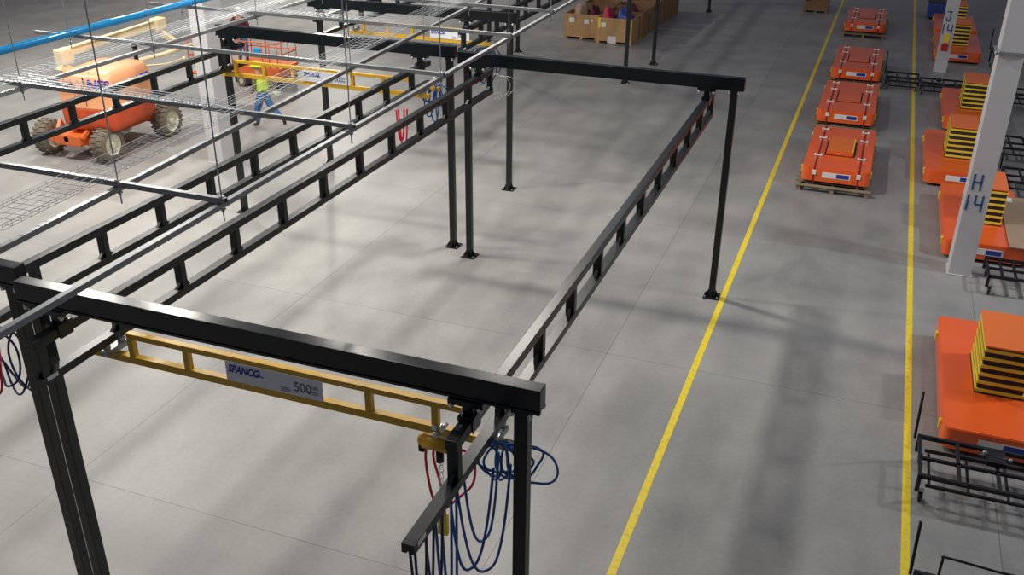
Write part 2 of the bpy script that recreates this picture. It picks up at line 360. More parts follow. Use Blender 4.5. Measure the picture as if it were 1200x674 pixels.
# ------------------------------------------------------------ hoists and hoses
def wobble_loop(cx, cy, ztop, w, h, yw=.05, n=10, tilt=0., seed=0):
    rnd = random.Random(seed); P = []
    for i in range(n):
        a = 2 * PI * i / n; P.append((cx + w / 2 * math.sin(a) + tilt * math.cos(a) + rnd.uniform(-.015, .015), cy + yw * math.sin(a * 2 + seed) + rnd.uniform(-.02, .02), ztop - h / 2 + h / 2 * math.cos(a)))
    return catmull(P, 5, True)
def hang_loop(a, b, drop, yoff=0., k=12):
    a = Vector(a); b = Vector(b); P = []
    for i in range(k + 1):
        t = i / k; q = a.lerp(b, t); q.z -= drop * (1 - abs(2 * t - 1) ** 2.8); q.y += yoff * math.sin(PI * t); P.append(q)
    return catmull(P, 5)
def hoist(loc, label, sc=1., pend=True):
    h = empty('air_hoist', loc, label, 'hoist')
    m = MB().cyl((-.17 * sc, 0, 0), (.10 * sc, 0, 0), .085 * sc, 16); m.bbox(.08 * sc, .2 * sc, -.07 * sc, .07 * sc, -.06 * sc, .07 * sc, .015)
    m.ball((-.17 * sc, 0, 0), .075 * sc, 12); m.build('motor_body', M['yellow'], h)
    m = MB().bbox(-.05, .05, -.03, .03, .08 * sc, .22 * sc, .006); m.cyl((-.04, -.05, .2), (-.04, .05, .2), .03, 10); m.cyl((.04, -.05, .2), (.04, .05, .2), .03, 10)
    m.ball((-.02, -.05, .13), .035, 8); m.build('trolley', M['bolt'], h)
    m = MB().bbox(-.22 * sc, -.16 * sc, -.05, .05, -.12 * sc, .04, .01); m.build('chain_box', M['black'], h); MB().cyl((0, -.02, -.08), (0, -.02, -.2 * sc), .04 * sc, 10).build('chain_guide', M['black'], h)
    # chain and hook
    m = MB()
    for i in range(14): m.tube(catmull([(.02 * math.cos(a) * (1 if i % 2 else .3), .02 * math.cos(a) * (.3 if i % 2 else 1), -.2 * sc - .04 * i + .028 * math.sin(a)) for a in [q * PI / 3 for q in range(6)]], 2, True), .004, 4, True)
    m.tube(catmull([(0, 0, -.2 * sc - .54), (.0, 0, -.2 * sc - .62), (.05, 0, -.2 * sc - .68), (0, 0, -.2 * sc - .73), (-.05, 0, -.2 * sc - .68)], 4), .011, 6)
    m.build('chain', M['bolt'], h)
    if pend:
        m = MB()
        m.tube(catmull([(-.15, 0, -.02), (-.16, -.01, -.25), (-.11, -.02, -.6), (-.02, -.02, -.86)], 6), .014, 7)
        m.tube(catmull([(-.05, 0, -.02), (-.09, .02, -.2), (-.02, .03, -.55), (.03, 0, -.88)], 6), .014, 7)
        m.tube(catmull([(.17, 0, -.02), (.33, .02, -.08), (.33, .03, -.4), (.18, .03, -.62), (.04, 0, -.78)], 6), .014, 7)
        m.build('red_hose', M['red'], h)
        MB().bbox(-.05, .06, -.03, .03, -1.12, -.86, .015).build('pendant_handle', M['bellow'], h)
    return h
hoist((-3.33, 6.94, 3.0), 'yellow air hoist with red hoses under the near right end of the foreground bridge')
hoist((-8.3, 17.6, 3.4), 'air hoist under the far bridge of the left frame, right of the red hose bundle', .7, False)

def hose_set(name, label, loops, mat_, r=.013, cat='hose', tailmat=None):
    m = MB()
    for P in loops: m.tube(P, r, 7, closed=(P[0] - P[-1]).length < .15)
    # hanging strap joining the coil to its rail is part of the bundle
    o = m.build(name, mat_); return tag(o, label, cat)
# foreground coil of blue hose beside the near right post
L = [wobble_loop(-2.70 + .05 * i, 6.60 + .05 * i, 3.36 - .012 * i, .26 + .04 * (i % 3), .34 + .04 * (i % 2), .05, 10, .04 * ((i % 3) - 1), i) for i in range(6)]
L.append(catmull([(-2.72, 6.6, 3.42), (-2.5, 6.7, 3.36), (-2.3, 6.8, 3.30), (-2.16, 6.85, 3.2), (-2.12, 6.9, 3.0), (-2.2, 6.85, 2.9), (-2.45, 6.7, 2.98)], 6))
hose_set('blue_air_hose', 'coil of blue air hose hung beside the near right post', L, M['hose'], .012)
L = [hang_loop((-2.74, 5.85, 3.40), (-2.50, 6.25, 3.42), .95, -.05), hang_loop((-2.72, 5.95, 3.40), (-2.38, 6.35, 3.42), 1.12, .05), hang_loop((-2.72, 6.1, 3.40), (-2.55, 6.5, 3.40), .9, .05),
     hang_loop((-2.78, 5.75, 3.40), (-2.72, 5.95, 3.40), 1.5, .05), hang_loop((-2.76, 5.6, 3.40), (-2.7, 5.8, 3.40), 1.25, .05)]
hose_set('blue_air_hose', 'blue air hose hanging in long loops from the near runway end', L, M['hose'], .013)
L = [hang_loop((-2.75, 5.12, 3.40), (-2.70, 5.32, 3.40), .75, .02), hang_loop((-2.73, 5.35, 3.40), (-2.68, 5.58, 3.40), .8, .02), hang_loop((-2.76, 5.22, 3.40), (-2.7, 5.46, 3.40), 1.1, -.03)]
hose_set('dark_air_hose', 'dark blue hose loops under the tip of the lowest runway rail', L, M['navyhose'], .012)
# left frame, near end (left edge of the picture)
L = [wobble_loop(-8.42 + .05 * i, 6.55 + .05 * i, 3.5 - .05 * i, .35 + .08 * (i % 3), .75 + .1 * (i % 2), .06, 10, .05 * ((i % 3) - 1), i + 11) for i in range(4)]
hose_set('blue_air_hose', 'dark blue hose loops at the left edge beside the paired posts', L, M['navyhose'], .013)
L = [hang_loop((-8.6, 6.3, 3.40), (-8.4, 6.5, 3.40), .75, .03), hang_loop((-8.56, 6.35, 3.4), (-8.48, 6.6, 3.4), .6, 0)]
hose_set('red_air_hose', 'red hose hanging at the left edge behind the near header', L, M['red'], .014)
# left frame, far end
L = [wobble_loop(-8.40 + .07 * i, 17.5 + .06 * i, 3.55 - .03 * i, .34 + .05 * (i % 3), .42, .06, 10, .05, i + 21) for i in range(4)] + [hang_loop((-8.5 + .09 * i, 17.4 + .08 * i, 3.40), (-8.30 + .09 * i, 17.5 + .08 * i, 3.38), .55 + .12 * (i % 3), 0) for i in range(4)]
hose_set('blue_air_hose', 'bundle of blue hose hanging at the far end of the left frame', L, M['hose'], .014)
L = [hang_loop((-8.50, 16.2, 3.30), (-8.38, 16.3, 3.30), .62, 0), hang_loop((-8.48, 16.25, 3.30), (-8.34, 16.35, 3.30), .8, 0)]
hose_set('red_air_hose', 'red hose bundle hanging inside the far end of the left frame', L, M['red'], .018)
L = [wobble_loop(-8.95 + .05 * i, 21.3 + .12 * i, 3.42 - .02 * i, .45 + .05 * (i % 3), .7 + .2 * (i % 2), .06, 10, .05, i + 31) for i in range(5)]
hose_set('grey_air_hose', 'dark hose coils at the near right corner of the far frame', L, M['navyhose'], .016)
L = [wobble_loop(-7.05 + .10 * i, 17.75 + .04 * i, 3.78 - .02 * i, .34, .42 + .06 * (i % 2), .05, 10, .05, i + 41) for i in range(3)]
hose_set('grey_air_hose', 'pale hose coils at the far end of the foreground frame', L, M['tin'], .008)

# ------------------------------------------------------------ suspended strut grid
ZU = 5.46
G = empty('strut_grid', (0, 0, 0), 'suspended grid of grey galvanised strut channel above the crane frames', 'strut grid')
def channel(name, a, b, z):
    a = Vector((*a, z)); b = Vector((*b, z)); d = (b - a).normalized(); r = Vector((-d.y, d.x, 0))
    m = MB(); t = .004; w = .024
    up = Vector((0, 0, .044)); m.bar(a + up, b + up, .048, t)
    for s in (-1, 1):
        m.bar(a + r * s * w + up / 2, b + r * s * w + up / 2, t, .044)
        m.bar(a + r * s * (w - .008), b + r * s * (w - .008), .016, t)
    return m.build(name, M['galv'], G)
def ux(i, y):
    return {0: -4.93 - .0195 * (y - 3.5), 1: -5.93 - .062 * (y - 4), 2: -9.48 - .004 * (y - 8)}[i]
ends = {0: 3.0, 1: 3.6, 2: 5.5}
for i in range(3): channel('long_channel', (ux(i, ends[i]), ends[i]), (ux(i, 27), 27), ZU)
YX = [6.24, 8.52, 10.88, 13.4, 15.45, 18.0, 20.6]
for j, y in enumerate(YX):
    channel('cross_channel', (-11.6, y + (.02 if j else 0)), (ux(0, y) + .06, y), ZU + .052)
rodxy = []
for j, y in enumerate(YX):
    for i in range(3):
        if (i, j) in ((1, 1),): continue
        rodxy.append((ux(i, y) + .01, y + .01))
    rodxy.append((-10.95, y))
for x, y in rodxy:
    m = MB().cyl((x, y, ZU - .12), (x, y, 9.6), .0065, 6); m.bbox(x - .02, x + .02, y - .02, y + .02, ZU - .02, ZU - .008, .003); m.cyl((x, y, ZU - .035), (x, y, ZU - .02), .014, 6); m.bbox(x - .022, x + .022, y - .022, y + .022, ZU + .10, ZU + .106, .002)
    m.build('threaded_rod', M['tin'], G)

def wire_tray(label, a, b, width, h=.05, step=.1, wires=5, z=ZU + .104, q=.0022):
    a = Vector((*a, z)); b = Vector((*b, z)); D = b - a; L = D.length; d = D.normalized(); r = Vector((-d.y, d.x, 0)); m = MB()
    for i in range(wires):
        s = -width / 2 + width * i / (wires - 1); m.tube([a + r * s, b + r * s], q, 4)
    for s in (-1, 1): m.tube([a + r * s * width / 2 + Vector((0, 0, h)), b + r * s * width / 2 + Vector((0, 0, h))], q, 4); m.tube([a + r * s * width / 2 + Vector((0, 0, h / 2)), b + r * s * width / 2 + Vector((0, 0, h / 2))], q, 4)
    n = int(L / step)
    for i in range(n + 1):
        p = a + d * (i * step)
        m.tube([p - r * width / 2 + Vector((0, 0, h)), p - r * width / 2, p + r * width / 2, p + r * width / 2 + Vector((0, 0, h))], q, 4)
    o = m.build('wire_cable_tray', M['wire']); return tag(o, label, 'cable tray')
wire_tray('long wire basket cable tray, farthest left, just below the blue pipe', (-9.72, 5.5), (-9.78, 27), .36)
wire_tray('wire basket cable tray running away above the left crane frame', (ux(1, 5) - .27, 5.0), (ux(1, 26.5) - .27, 26.5), .36)
wire_tray('short wire basket cable tray crossing between the two long ones', (-9.50, 8.60), (-6.60, 8.52), .16, .05, .11, z=ZU + .112, q=.004, wires=3)
wire_tray('wire basket cable tray crossing over the far crane frame', (-9.50, 13.55), (-7.0, 13.52), .24, .05, .1, z=ZU + .112, q=.003)
bp = MB().cyl((-10.86, 5.0, 5.60), (-10.72, 30, 5.60), .052, 18)
for y in (7.6, 11.5, 15.5, 19.5): bp.cyl((-10.85, y, 5.60), (-10.848, y + .12, 5.60), .060, 16)
tag(bp.build('blue_air_pipe', M['blue']), 'bright blue compressed air pipe crossing the upper left corner', 'pipe')

# ------------------------------------------------------------ orange carts (automated guided)
def agv(label, x, y, style, group, lift=True, dz=0.):
    a = empty('guided_cart', (x, y, dz), label, 'cart', group)
    W, Lg = 1.63, 3.75
    zt = .44
    m = MB().prism(rrect(0, W, 0, Lg, .15, 6, .08), .09, zt - .012); m.prism(rrect(.014, W - .014, .014, Lg - .014, .14, 6, .07), zt - .012, zt)
    m.build('body', M['agv'], a)
    m = MB().prism(rrect(.07, W - .07, .10, Lg - .08, .12), .035, .12)
    for yy in (.5, Lg - .5):
        for xx in (.12, W - .2): m.cyl((xx, yy, .06), (xx + .08, yy, .06), .06, 14)
    m.build('chassis', M['skirt'], a)
    p = MB().bbox(.50, 1.17, -.008, .002, .20, .34, .002).build('logo_plate', M['white'], a); p['label'] = 'white and blue maker plate'
    MB().box(.84, 1.14, -.012, -.008, .22, .32).build('blue_panel', M['navy'], p)
    for sx in (-1, 1):
        for yy in (.35, Lg - .5):
            xx = W + .012 if sx > 0 else -.012
            s_ = MB().cyl((xx - .02, yy, .33), (xx + .02, yy, .33), .045, 10); s_.bbox(xx - .02, xx + .02, yy - .03, yy + .03, .20, .30, .005); s_.build('marker_light', M['bellow'], a)
    if style == 'tied':
        g = MB().box(.44, 1.19, 1.10, 2.42, zt, zt + .004).build('recess', M['skirt'], a)
        k = MB().bbox(.48, 1.15, 1.16, 2.50, zt + .004, zt + .03, .004)
        k.build('lift_plate', M['agv'], a)
        for sx, nm in ((.30, 'strap'), (1.36, 'strap')):
            st = MB().box(sx - .02, sx + .02, .0, Lg, zt + .001, zt + .008); st.box(sx - .02, sx + .02, -.008, -.001, .02, zt + .008)
            so = st.build('tie_down_strap', M['strapm'], a)
            for yy in (.98, 2.55, 3.4):
                c = MB().bbox(sx - .09, sx + .09, yy - .035, yy + .035, zt + .008, zt + .03, .006); c.bbox(sx - .10, sx - .05, yy - .05, yy + .05, zt + .008, zt + .05, .01); c.bbox(sx + .05, sx + .10, yy - .05, yy + .05, zt + .008, zt + .05, .01)
                c.build('corner_protector', M['white'], so)
            MB().bbox(sx - .05, sx + .05, -.03, -.008, .26, .38, .006).build('corner_protector', M['white'], so)
    if lift:
        lp = empty_part('scissor_lift', a)
        n = 6; z0 = zt; H = .80; x0, x1, y0, y1 = .47, 1.17, 1.20, 2.45
        mb = MB().bbox(x0 + .022, x1 - .022, y0 + .022, y1 - .022, z0, z0 + H, .01); mb.build('bellows_core', M['skirt'], lp)
        for i in range(n):
            zz = z0 + .02 + i * (H - .10) / (n - 1)
            q = MB().bbox(x0, x1, y0, y1, zz, zz + .052, .006); q.build('yellow_step', M['bellow'], lp)
        tp = MB().bbox(x0 - .0, x1 + .0, y0 - .0, y1 + .02, z0 + H + .0, z0 + H + .03, .004); tp.build('platform', M['agvtop'], lp)
    return a
def empty_part(name, parent):
    o = MB().bbox(.46, 1.18, 1.18, 2.47, .435, .45, .003).build(name, M['skirt'], parent); return o

def pallet(x, y, label):
    p = empty('wooden_skid', (x, y, 0), label, 'pallet', 'skids under the left row of carts')
    W, Lg = 1.84, 4.0
    for i in range(13):
        yy = i * (Lg - .14) / 12; MB().bbox(0, W, yy, yy + .14, .135, .16, .003).build('deck_board', M['pallet'], p)
    for xx in (.06, W / 2 - .05, W - .16): MB().bbox(xx, xx + .10, .03, Lg - .03, .0, .135, .005).build('runner', M['pallet'], p)
    return p
# left row, on skids and strapped
tied = agv('nearest strapped orange cart on a wooden skid, with an amber raised plate', -1.27, 23.98, 'tied', 'strapped carts in the aisle', lift=False, dz=.162)
lt = [o for o in tied.children if o.name.startswith('lift_plate')][0]
# distinct amber plate on the nearest one
ap = MB().bbox(.50, 1.13, 1.20, 2.45, .470, .55, .01); apo = ap.build('amber_plate', M['padm'], tied); apo['label'] = 'raised amber plate with a yellow edge'
MB().bbox(1.115, 1.14, 1.22, 2.43, .48, .553, .003).build('yellow_edge', M['bellow'], apo)
pallet(-1.40, 23.82, 'wooden skid under the nearest strapped orange cart')
for (x, y, lb) in ((-1.37, 29.45, 'second strapped orange cart from the front of the left row'), (-1.37, 35.1, 'third strapped orange cart, directly behind the second'), (-1.46, 43.75, 'farthest strapped orange cart, standing apart at the end of the left row')):
    t = copy_tree(tied); t.location = (x, y, .162); t['label'] = lb
    for c in list(t.children):
        if c.name.startswith('amber_plate'):
            for cc in list(c.children): bpy.data.objects.remove(cc)
            bpy.data.objects.remove(c)
    q = lb.replace('strapped orange cart', 'cart'); pallet(x - .11, y - .14, 'wooden skid under the ' + q)
# right row, with scissor lifts
right = [(1.82, 13.24, 'nearest orange cart with a striped scissor lift at the right edge'), (1.99, 20.75, 'orange cart with striped scissor lift behind the H 14 column'),
         (1.65, 25.4, 'orange cart with striped scissor lift just beyond the H 14 column'), (2.21, 30.6, 'orange cart with striped scissor lift in front of the J 14 column'),
         (2.09, 40.2, 'orange cart with striped scissor lift right beside the J 14 column'), (2.13, 44.6, 'farthest orange cart with striped scissor lift at the top right')]
r0 = agv(right[0][2], right[0][0], right[0][1], 'lift', 'carts with scissor lifts in the right row')
for x, y, lb in right[1:]:
    t = copy_tree(r0); t.location = (x, y, 0); t['label'] = lb

# ------------------------------------------------------------ black tubular trolleys
def trolley(x, y, L, W, z, label, n=5, handle=True, hoop=False, rz=0., lower=True, hitch=True):
    t = empty('frame_trolley', (x, y, 0), label, 'trolley', None, rz); r = .055
    m = MB()
    for yy in (0, W): m.bar((0, yy, z), (L, yy, z), r)
    for i in range(n + 1): m.bar((L * i / n, 0, z), (L * i / n, W, z), r * .8)
    m.bar((0, W * .45, z), (L, W * .45, z), r * .8)
    if lower:
        for yy in (.06, W - .06): m.bar((.1, yy, z - .18), (L - .1, yy, z - .18), r * .7)
        for i in range(n): m.bar((L * (i + .3) / n, .06, z - .18), (L * (i + .3) / n, W - .06, z - .18), r * .6)
    for xx in (0, L):
        for yy in (0, W): m.bar((xx, yy, .17), (xx, yy, z + .03), r)
    m.build('frame', M['black'], t)
    for xx in (.06, L - .06):
        for yy in (.02, W - .02):
            c = MB().cyl((xx - .02, yy, .075), (xx + .02, yy, .075), .075, 14); c.mat(1); c.bbox(xx - .035, xx - .024, yy - .03, yy + .03, .06, .18, .003); c.bbox(xx + .024, xx + .035, yy - .03, yy + .03, .06, .18, .003); c.bbox(xx - .04, xx + .04, yy - .04, yy + .04, .17, .185, .003)
            c.build('caster', [M['black'], M['galv']], t)
    if handle:
        MB().tube([(-.06, W + .02, z - .05), (-.08, W + .04, z + .72)], .02, 8).build('handle', M['black'], t)
    if hoop:
        MB().tube(catmull([(.22, W * .85, z), (.22, W * .85, z + .38), (.26, W * .85, z + .42), (.8, W * .8, z + .42), (1.4, W * .75, z + .42), (1.44, W * .74, z)], 4), .016, 8).build('hoop_rail', M['black'], t)
    if hitch:
        h = MB().bbox(L * .34, L * .44, W * .55, W * .85, z + .02, z + .10, .01); h.cyl((L * .30, W * .7, z + .08), (L * .5, W * .7, z + .08), .03, 10); h.mat(1); h.ball((L * .33, W * .72, z + .12), .035, 8); h.ball((L * .46, W * .66, z + .11), .03, 8)
        h.build('coupling', [M['black'], M['galv']], t)
    return t
trolley(1.50, 11.9, 2.5, .98, .42, 'black tubular trolley against the front of the nearest orange cart', handle=True)
trolley(1.46, 9.1, 2.3, .80, .40, 'black tubular trolley cut off by the bottom edge of the view', handle=True, hoop=True, hitch=False)
trolley(2.78, 19.2, 2.2, .92, .40, 'black tubular trolley at the foot of the H 14 column', n=9, handle=False, lower=False)
trolley(3.5, 25.15, 2.2, 1.1, .45, 'black tubular trolley to the right of the H 14 column, nearer of two', n=6, handle=True)
trolley(3.45, 28.0, 2.2, 1.2, .45, 'black tubular trolley to the right of the H 14 column, farther of two', n=6, handle=False)
trolley(.46, 35.2, 1.05, 1.3, .30, 'small black trolley frame beside the third strapped cart', n=3, handle=True, hitch=False)
trolley(1.58, 34.9, 1.45, 1.1, .30, 'small black trolley frame lying in front of the J 14 column', n=4, handle=False, hitch=True)
trolley(4.0, 33.5, 2.0, 1.3, .5, 'black trolley frame at the right edge beyond the column clamp', n=5, handle=False)
trolley(4.0, 38.5, 2.0, 1.6, .7, 'tall black trolley frame to the right of the J 14 column', n=5, handle=True)
# cardboard leaning on the cart behind the H14 column
cb = MB().bbox(0, 1.5, 0, 2.7, .0, .46, .006); cbo = cb.build('cardboard_carton', M['card'], None, (3.66, 21.1, 0)); tag(cbo, 'tan cardboard carton beside the cart behind the H 14 column', 'carton')
MB().bbox(-.42, 1.5, -.4, 2.75, .46, .485, .004).build('lid_sheet', M['card'], cbo)
MB().bbox(-.40, -.16, 2.4, 2.7, .485, .492, .002).build('white_tape', M['white'], cbo)
# post standing in the far aisle
dkb = empty('storage_bin', (1.9, 49.2, 0), 'dark blue storage bin at the very top beside the right row', 'bin')
MB().bbox(0, 1.5, 0, 1.2, .1, .75, .03).build('tub', M['bluecloth'], dkb)
for xx in (.1, 1.3): MB().bbox(xx, xx + .12, .05, 1.15, 0, .1, .01).build('foot', M['black'], dkb)
MB().bbox(-.03, 1.53, -.03, 1.23, .75, .79, .01).build('rim', M['black'], dkb)

# ------------------------------------------------------------ wooden crates
def crate(label, x, y, m_, W=1.45, D=1.15, H=1.02):
    c = empty('wooden_crate', (x, y, 0), label, 'crate', 'open wooden crates')
    t = .03; b = MB()
    b.box(0, W, 0, t, .12, H); b.box(0, W, D - t, D, .12, H); b.box(0, t, t, D - t, .12, H); b.box(W - t, W, t, D - t, .12, H); b.box(t, W - t, t, D - t, .12, .15)
    b.build('box_wall', m_, c)
    for xx in (0, W / 2 - .05, W - .12): MB().bbox(xx, xx + .12, 0, D, 0, .12, .006).build('skid', m_, c)
    f = MB()
    for xx in (-.006, W - .12): f.bbox(xx, xx + .126, -.02, .002, .0, H + .01, .004)
    f.bbox(.12, W - .12, -.02, .002, H - .10, H + .01, .004); f.bbox(.12, W - .12, -.02, .002, .10, .2, .004); f.build('batten', m_, c)
    return c
c = crate('pale plywood crate with two paper labels, left of the front pair', -12.32, 38.75, M['wood'])
for xx, zz, s in ((.22, .68, .22), (.86, .66, .2), (1.14, .76, .09)): MB().box(xx, xx + s, -.024, -.02, zz, zz + s * .9).build('paper_label', M['white'], c)
c = crate('pale plywood crate with a white card at its base, right of the front pair', -10.80, 38.42, M['wood'])
for xx, zz, s in ((.16, .66, .2), (.45, .03, .36)): MB().box(xx, xx + s, -.024, -.02, zz, zz + s * .65 + .05).build('paper_label', M['white'], c)
MB().box(.04, .14, -.026, -.02, .62, 1.03).build('yellow_tape', M['bellow'], c)
for i, nm in enumerate(('first', 'second', 'third', 'fourth', 'fifth')):
    crate('reddish wooden crate, %s in the row running away behind the front pair' % nm, -10.72 + .05 * i, 39.75 + 1.32 * i, M['wood2'], H=1.08)
for i, nm in enumerate(('nearer', 'farther')):
    crate('brown wooden crate behind the left front crate, %s of two' % nm, -12.3, 40.1 + 1.35 * i, M['wood2'])
def lump(name, label, cat, c, s, m_, seed, axis=1.3, group=None):
    bm = bmesh.new(); bmesh.ops.create_icosphere(bm, subdivisions=3, radius=1); rnd = random.Random(seed); ph = [rnd.uniform(0, 6) for _ in range(6)]
    for v in bm.verts:
        p = v.co; k = 1 + .14 * math.sin(5 * p.x + ph[0]) * math.sin(4 * p.y + ph[1]) + .10 * math.sin(9 * p.z + ph[2] + 4 * p.x) + .05 * math.sin(15 * p.y + ph[3])
        v.co = Vector((p.x * s[0] * k, p.y * s[1] * k, max(p.z, -.75) * s[2] * k))
    me = bpy.data.meshes.new(name); bm.to_mesh(me); bm.free(); me.materials.append(m_)
    for p in me.polygons: p.use_smooth = True
    o = bpy.data.objects.new(name, me); COL.objects.link(o); o.location = c; return tag(o, label, cat, group)
lump('packing_bundle', 'tan packing paper bulging out of the left front crate', 'bundle', (-11.75, 39.32, .78), (.30, .42, .62), M['tan'], 1)
lump('packing_bundle', 'brown packing bulging at the right of the left front crate', 'bundle', (-11.22, 39.3, .70), (.24, .36, .6), M['maroon'], 2)
lump('plastic_bundle', 'red plastic bundle in the right front crate', 'bundle', (-10.50, 39.0, .78), (.26, .42, .62), M['redcloth'], 3)
lump('plastic_bundle', 'blue plastic bundle in the right front crate', 'bundle', (-9.78, 39.0, .76), (.38, .44, .62), M['bluecloth'], 4)
lump('packing_bundle', 'maroon cloth bundle in the crate just behind the right front crate', 'bundle', (-10.0, 40.3, .78), (.5, .42, .5), M['maroon'], 5)
# far tan crate by the first floor line
c = crate('small tan crate at the top edge left of the first yellow line', -3.6, 48.8, M['wood2'], W=1.1, D=1.0, H=.5)

# ------------------------------------------------------------ boom lift
def wheel(parent, x, y, z, r, w, side):
    m = MB(); N = 30; prof = [(-w / 2, r * .62), (-w / 2, r * .86), (-w / 2 + .05, r * .95), (w / 2 - .05, r * .95), (w / 2, r * .86), (w / 2, r * .62)]
    vs = []; fs = []
    for i in range(N):
        a = 2 * PI * i / N
        for px, pr_ in prof: vs.append((px, pr_ * math.cos(a), pr_ * math.sin(a)))
    K = len(prof)
    for i in range(N):
        for k in range(K - 1): a = i * K + k; b = ((i + 1) % N) * K + k; fs.append((a, b, b + 1, a + 1))
    m.add(vs, fs, True)
    for i in range(20):      # chevron lugs
        a = 2 * PI * i / 20
        for s in (-1, 1):
            mt = Matrix.Rotation(a + s * .07, 4, 'X'); m.box(0 if s > 0 else -w / 2 + .005, w / 2 - .005 if s > 0 else 0, -.028, .028, r * .92, r, mt)
    t = m.build('tyre', M['tire'], parent, (x, y, z))
    h = MB()
    for s in (-1, 1): h.tube([(s * (w / 2 - .02), 0, 0), (s * (w / 2 - .09), 0, 0)], [r * .62, r * .5], 24, caps=False)
    h.cyl((side * (w / 2 - .10), 0, 0), (side * (w / 2 - .08), 0, 0), r * .52, 24); h.cyl((side * (w / 2 - .09), 0, 0), (side * (w / 2 + .0), 0, 0), r * .17, 14)
    for i in range(8): a = 2 * PI * i / 8; h.cyl((side * (w / 2 - .09), r * .32 * math.cos(a), r * .32 * math.sin(a)), (side * (w / 2 - .06), r * .32 * math.cos(a), r * .32 * math.sin(a)), .018, 6)
    h.cyl((-w / 2 + .05, 0, 0), (w / 2 - .1, 0, 0), r * .5, 18)
    h.build('rim', M['rim'], t); return t
B = empty('boom_lift', (-19.7, 20.4, 0), 'orange and cream boom lift with dusty chunky tyres at upper left', 'boom lift')
for x, s in ((-.98, -1), (.98, 1)):
    for y in (-1.2, 1.2): wheel(B, x, y, .47, .47, .40, s)
m = MB().bbox(-.52, .52, -1.15, 1.35, .45, .85, .05); m.bbox(-.42, .42, -1.62, -1.10, .42, .72, .04)
for y in (-1.2, 1.2): m.bar((-.8, y, .48), (.8, y, .48), .18, .2)
for x in (-.42, .42): m.bar((x, -1.5, .62), (x * 1.3, -1.15, .95), .09, .09)
m.cyl((-.45, -1.62, .56), (-.62, -1.55, .56), .05, 10); m.cyl((0, -1.62, .6), (0, -1.5, .6), .08, 12)
m.build('chassis', M['orange'], B)
m = MB().cyl((.1, 0, .84), (.1, 0, 1.0), .5, 28); m.build('turntable_ring', M['skirt'], B)
mt = Matrix.Translation((.55, -.55, 0)) @ Matrix.Rotation(R(8), 4, 'Z')
def loft(sections, cap=True):
    m = MB(); n = len(sections[0]); vs = [p for s_ in sections for p in s_]; fs = []
    for i in range(len(sections) - 1):
        for k in range(n): fs.append((i * n + k, i * n + (k + 1) % n, (i + 1) * n + (k + 1) % n, (i + 1) * n + k))
    fs.append(list(range(n))[::-1]); fs.append([(len(sections) - 1) * n + k for k in range(n)]); m.add(vs, fs, True); return m
secs = []
for z, ins, r in ((.86, .06, .10), (1.0, .02, .14), (1.4, 0, .16), (1.42, 0, .16)): secs.append([mt @ Vector((x, y, z)) for x, y in rrect(-.82 + ins, .78 - ins, -.85 + ins, 1.2 - ins, r)])
b1 = loft(secs).build('turntable_body', M['redorange'], B)
secs = []
for z, ins, r in ((1.43, -.01, .12), (1.46, .0, .13), (1.8, .0, .14), (2.10, .02, .16), (2.22, .05, .18), (2.30, .10, .20), (2.34, .17, .22), (2.36, .28, .22)): secs.append([mt @ Vector((x, y, z)) for x, y in rrect(-.80 + ins, .76 - ins, -.83 + ins * 1.1, 1.18 - ins, r)])
hd = loft(secs).build('engine_hood', M['hood'], B)
MB().bbox(-.84, -.30, -.90, -.66, 2.02, 2.10, .02, mt).build('vent_slot', M['skirt'], B)
MB().box(.02, .03, -.845, -.80, 1.5, 2.25, mt).build('panel_gap', M['skirt'], B)
text('lettering', 'NES', .34, M['purple'], B, (1.10, -1.325, 2.08), (PI / 2, 0, R(8)), bold=.008, sx=1.1, shear=.2, depth=.01)
text('lettering', 'NES', .28, M['purple'], B, (1.345, .05, 2.0), (PI / 2, 0, R(98)), bold=.006, sx=1.1, shear=.2, depth=.01)
# main boom (cream), folded back along the left side
m = MB()
mb = Matrix.Translation((-.62, .1, 2.62)) @ Matrix.Rotation(R(1.5), 4, 'X')
m.bbox(-.10, .10, -.7, 3.0, -.11, .11, .02, mb); m.bbox(-.08, .08, 2.4, 3.35, -.09, .09, .02, mb)
m.bbox(-.14, .14, -.85, -.40, -.30, .12, .04, mb); m.bbox(-.17, .17, 2.95, 3.40, -.20, .16, .06, mb)
m.tube([mb @ Vector((.12, -.5, .12)), mb @ Vector((.12, 2.9, .12))], .022, 8)
m.build('main_boom', M['cream'], B)
m = MB(); m.bar((-.45, .6, 1.5), (-.62, -.75, 2.3), .22, .22); m.bar((-.35, .7, 1.5), (-.3, -.4, 2.1), .16, .16); m.bbox(-.85, -.2, -.1, 1.0, .95, 1.6, .05)
m.build('tower_boom', M['cream'], B)
m = MB(); m.bar((-.65, 3.3, 2.5), (-.1, 3.3, 2.2), .14, .14); m.tube([(-.1, 1.4, 2.0), (.1, 2.5, 2.0), (.35, 3.5, 2.1)], .06, 10); m.build('jib', M['cream'], B)
m = MB(); m.tube([(-.0, 1.2, 1.9), (.25, 2.4, 1.75), (.4, 3.0, 1.8)], .03, 8); m.ball((.4, 3.0, 1.8), .07, 8); m.build('lift_cylinder', M['cream'], B)
m = MB(); m.cyl((.42, 1.0, 2.0), (.40, 1.02, 2.55), .06, 12); m.ball((.40, 1.02, 2.58), .10, 10); m.build('exhaust_stack', M['black'], B)
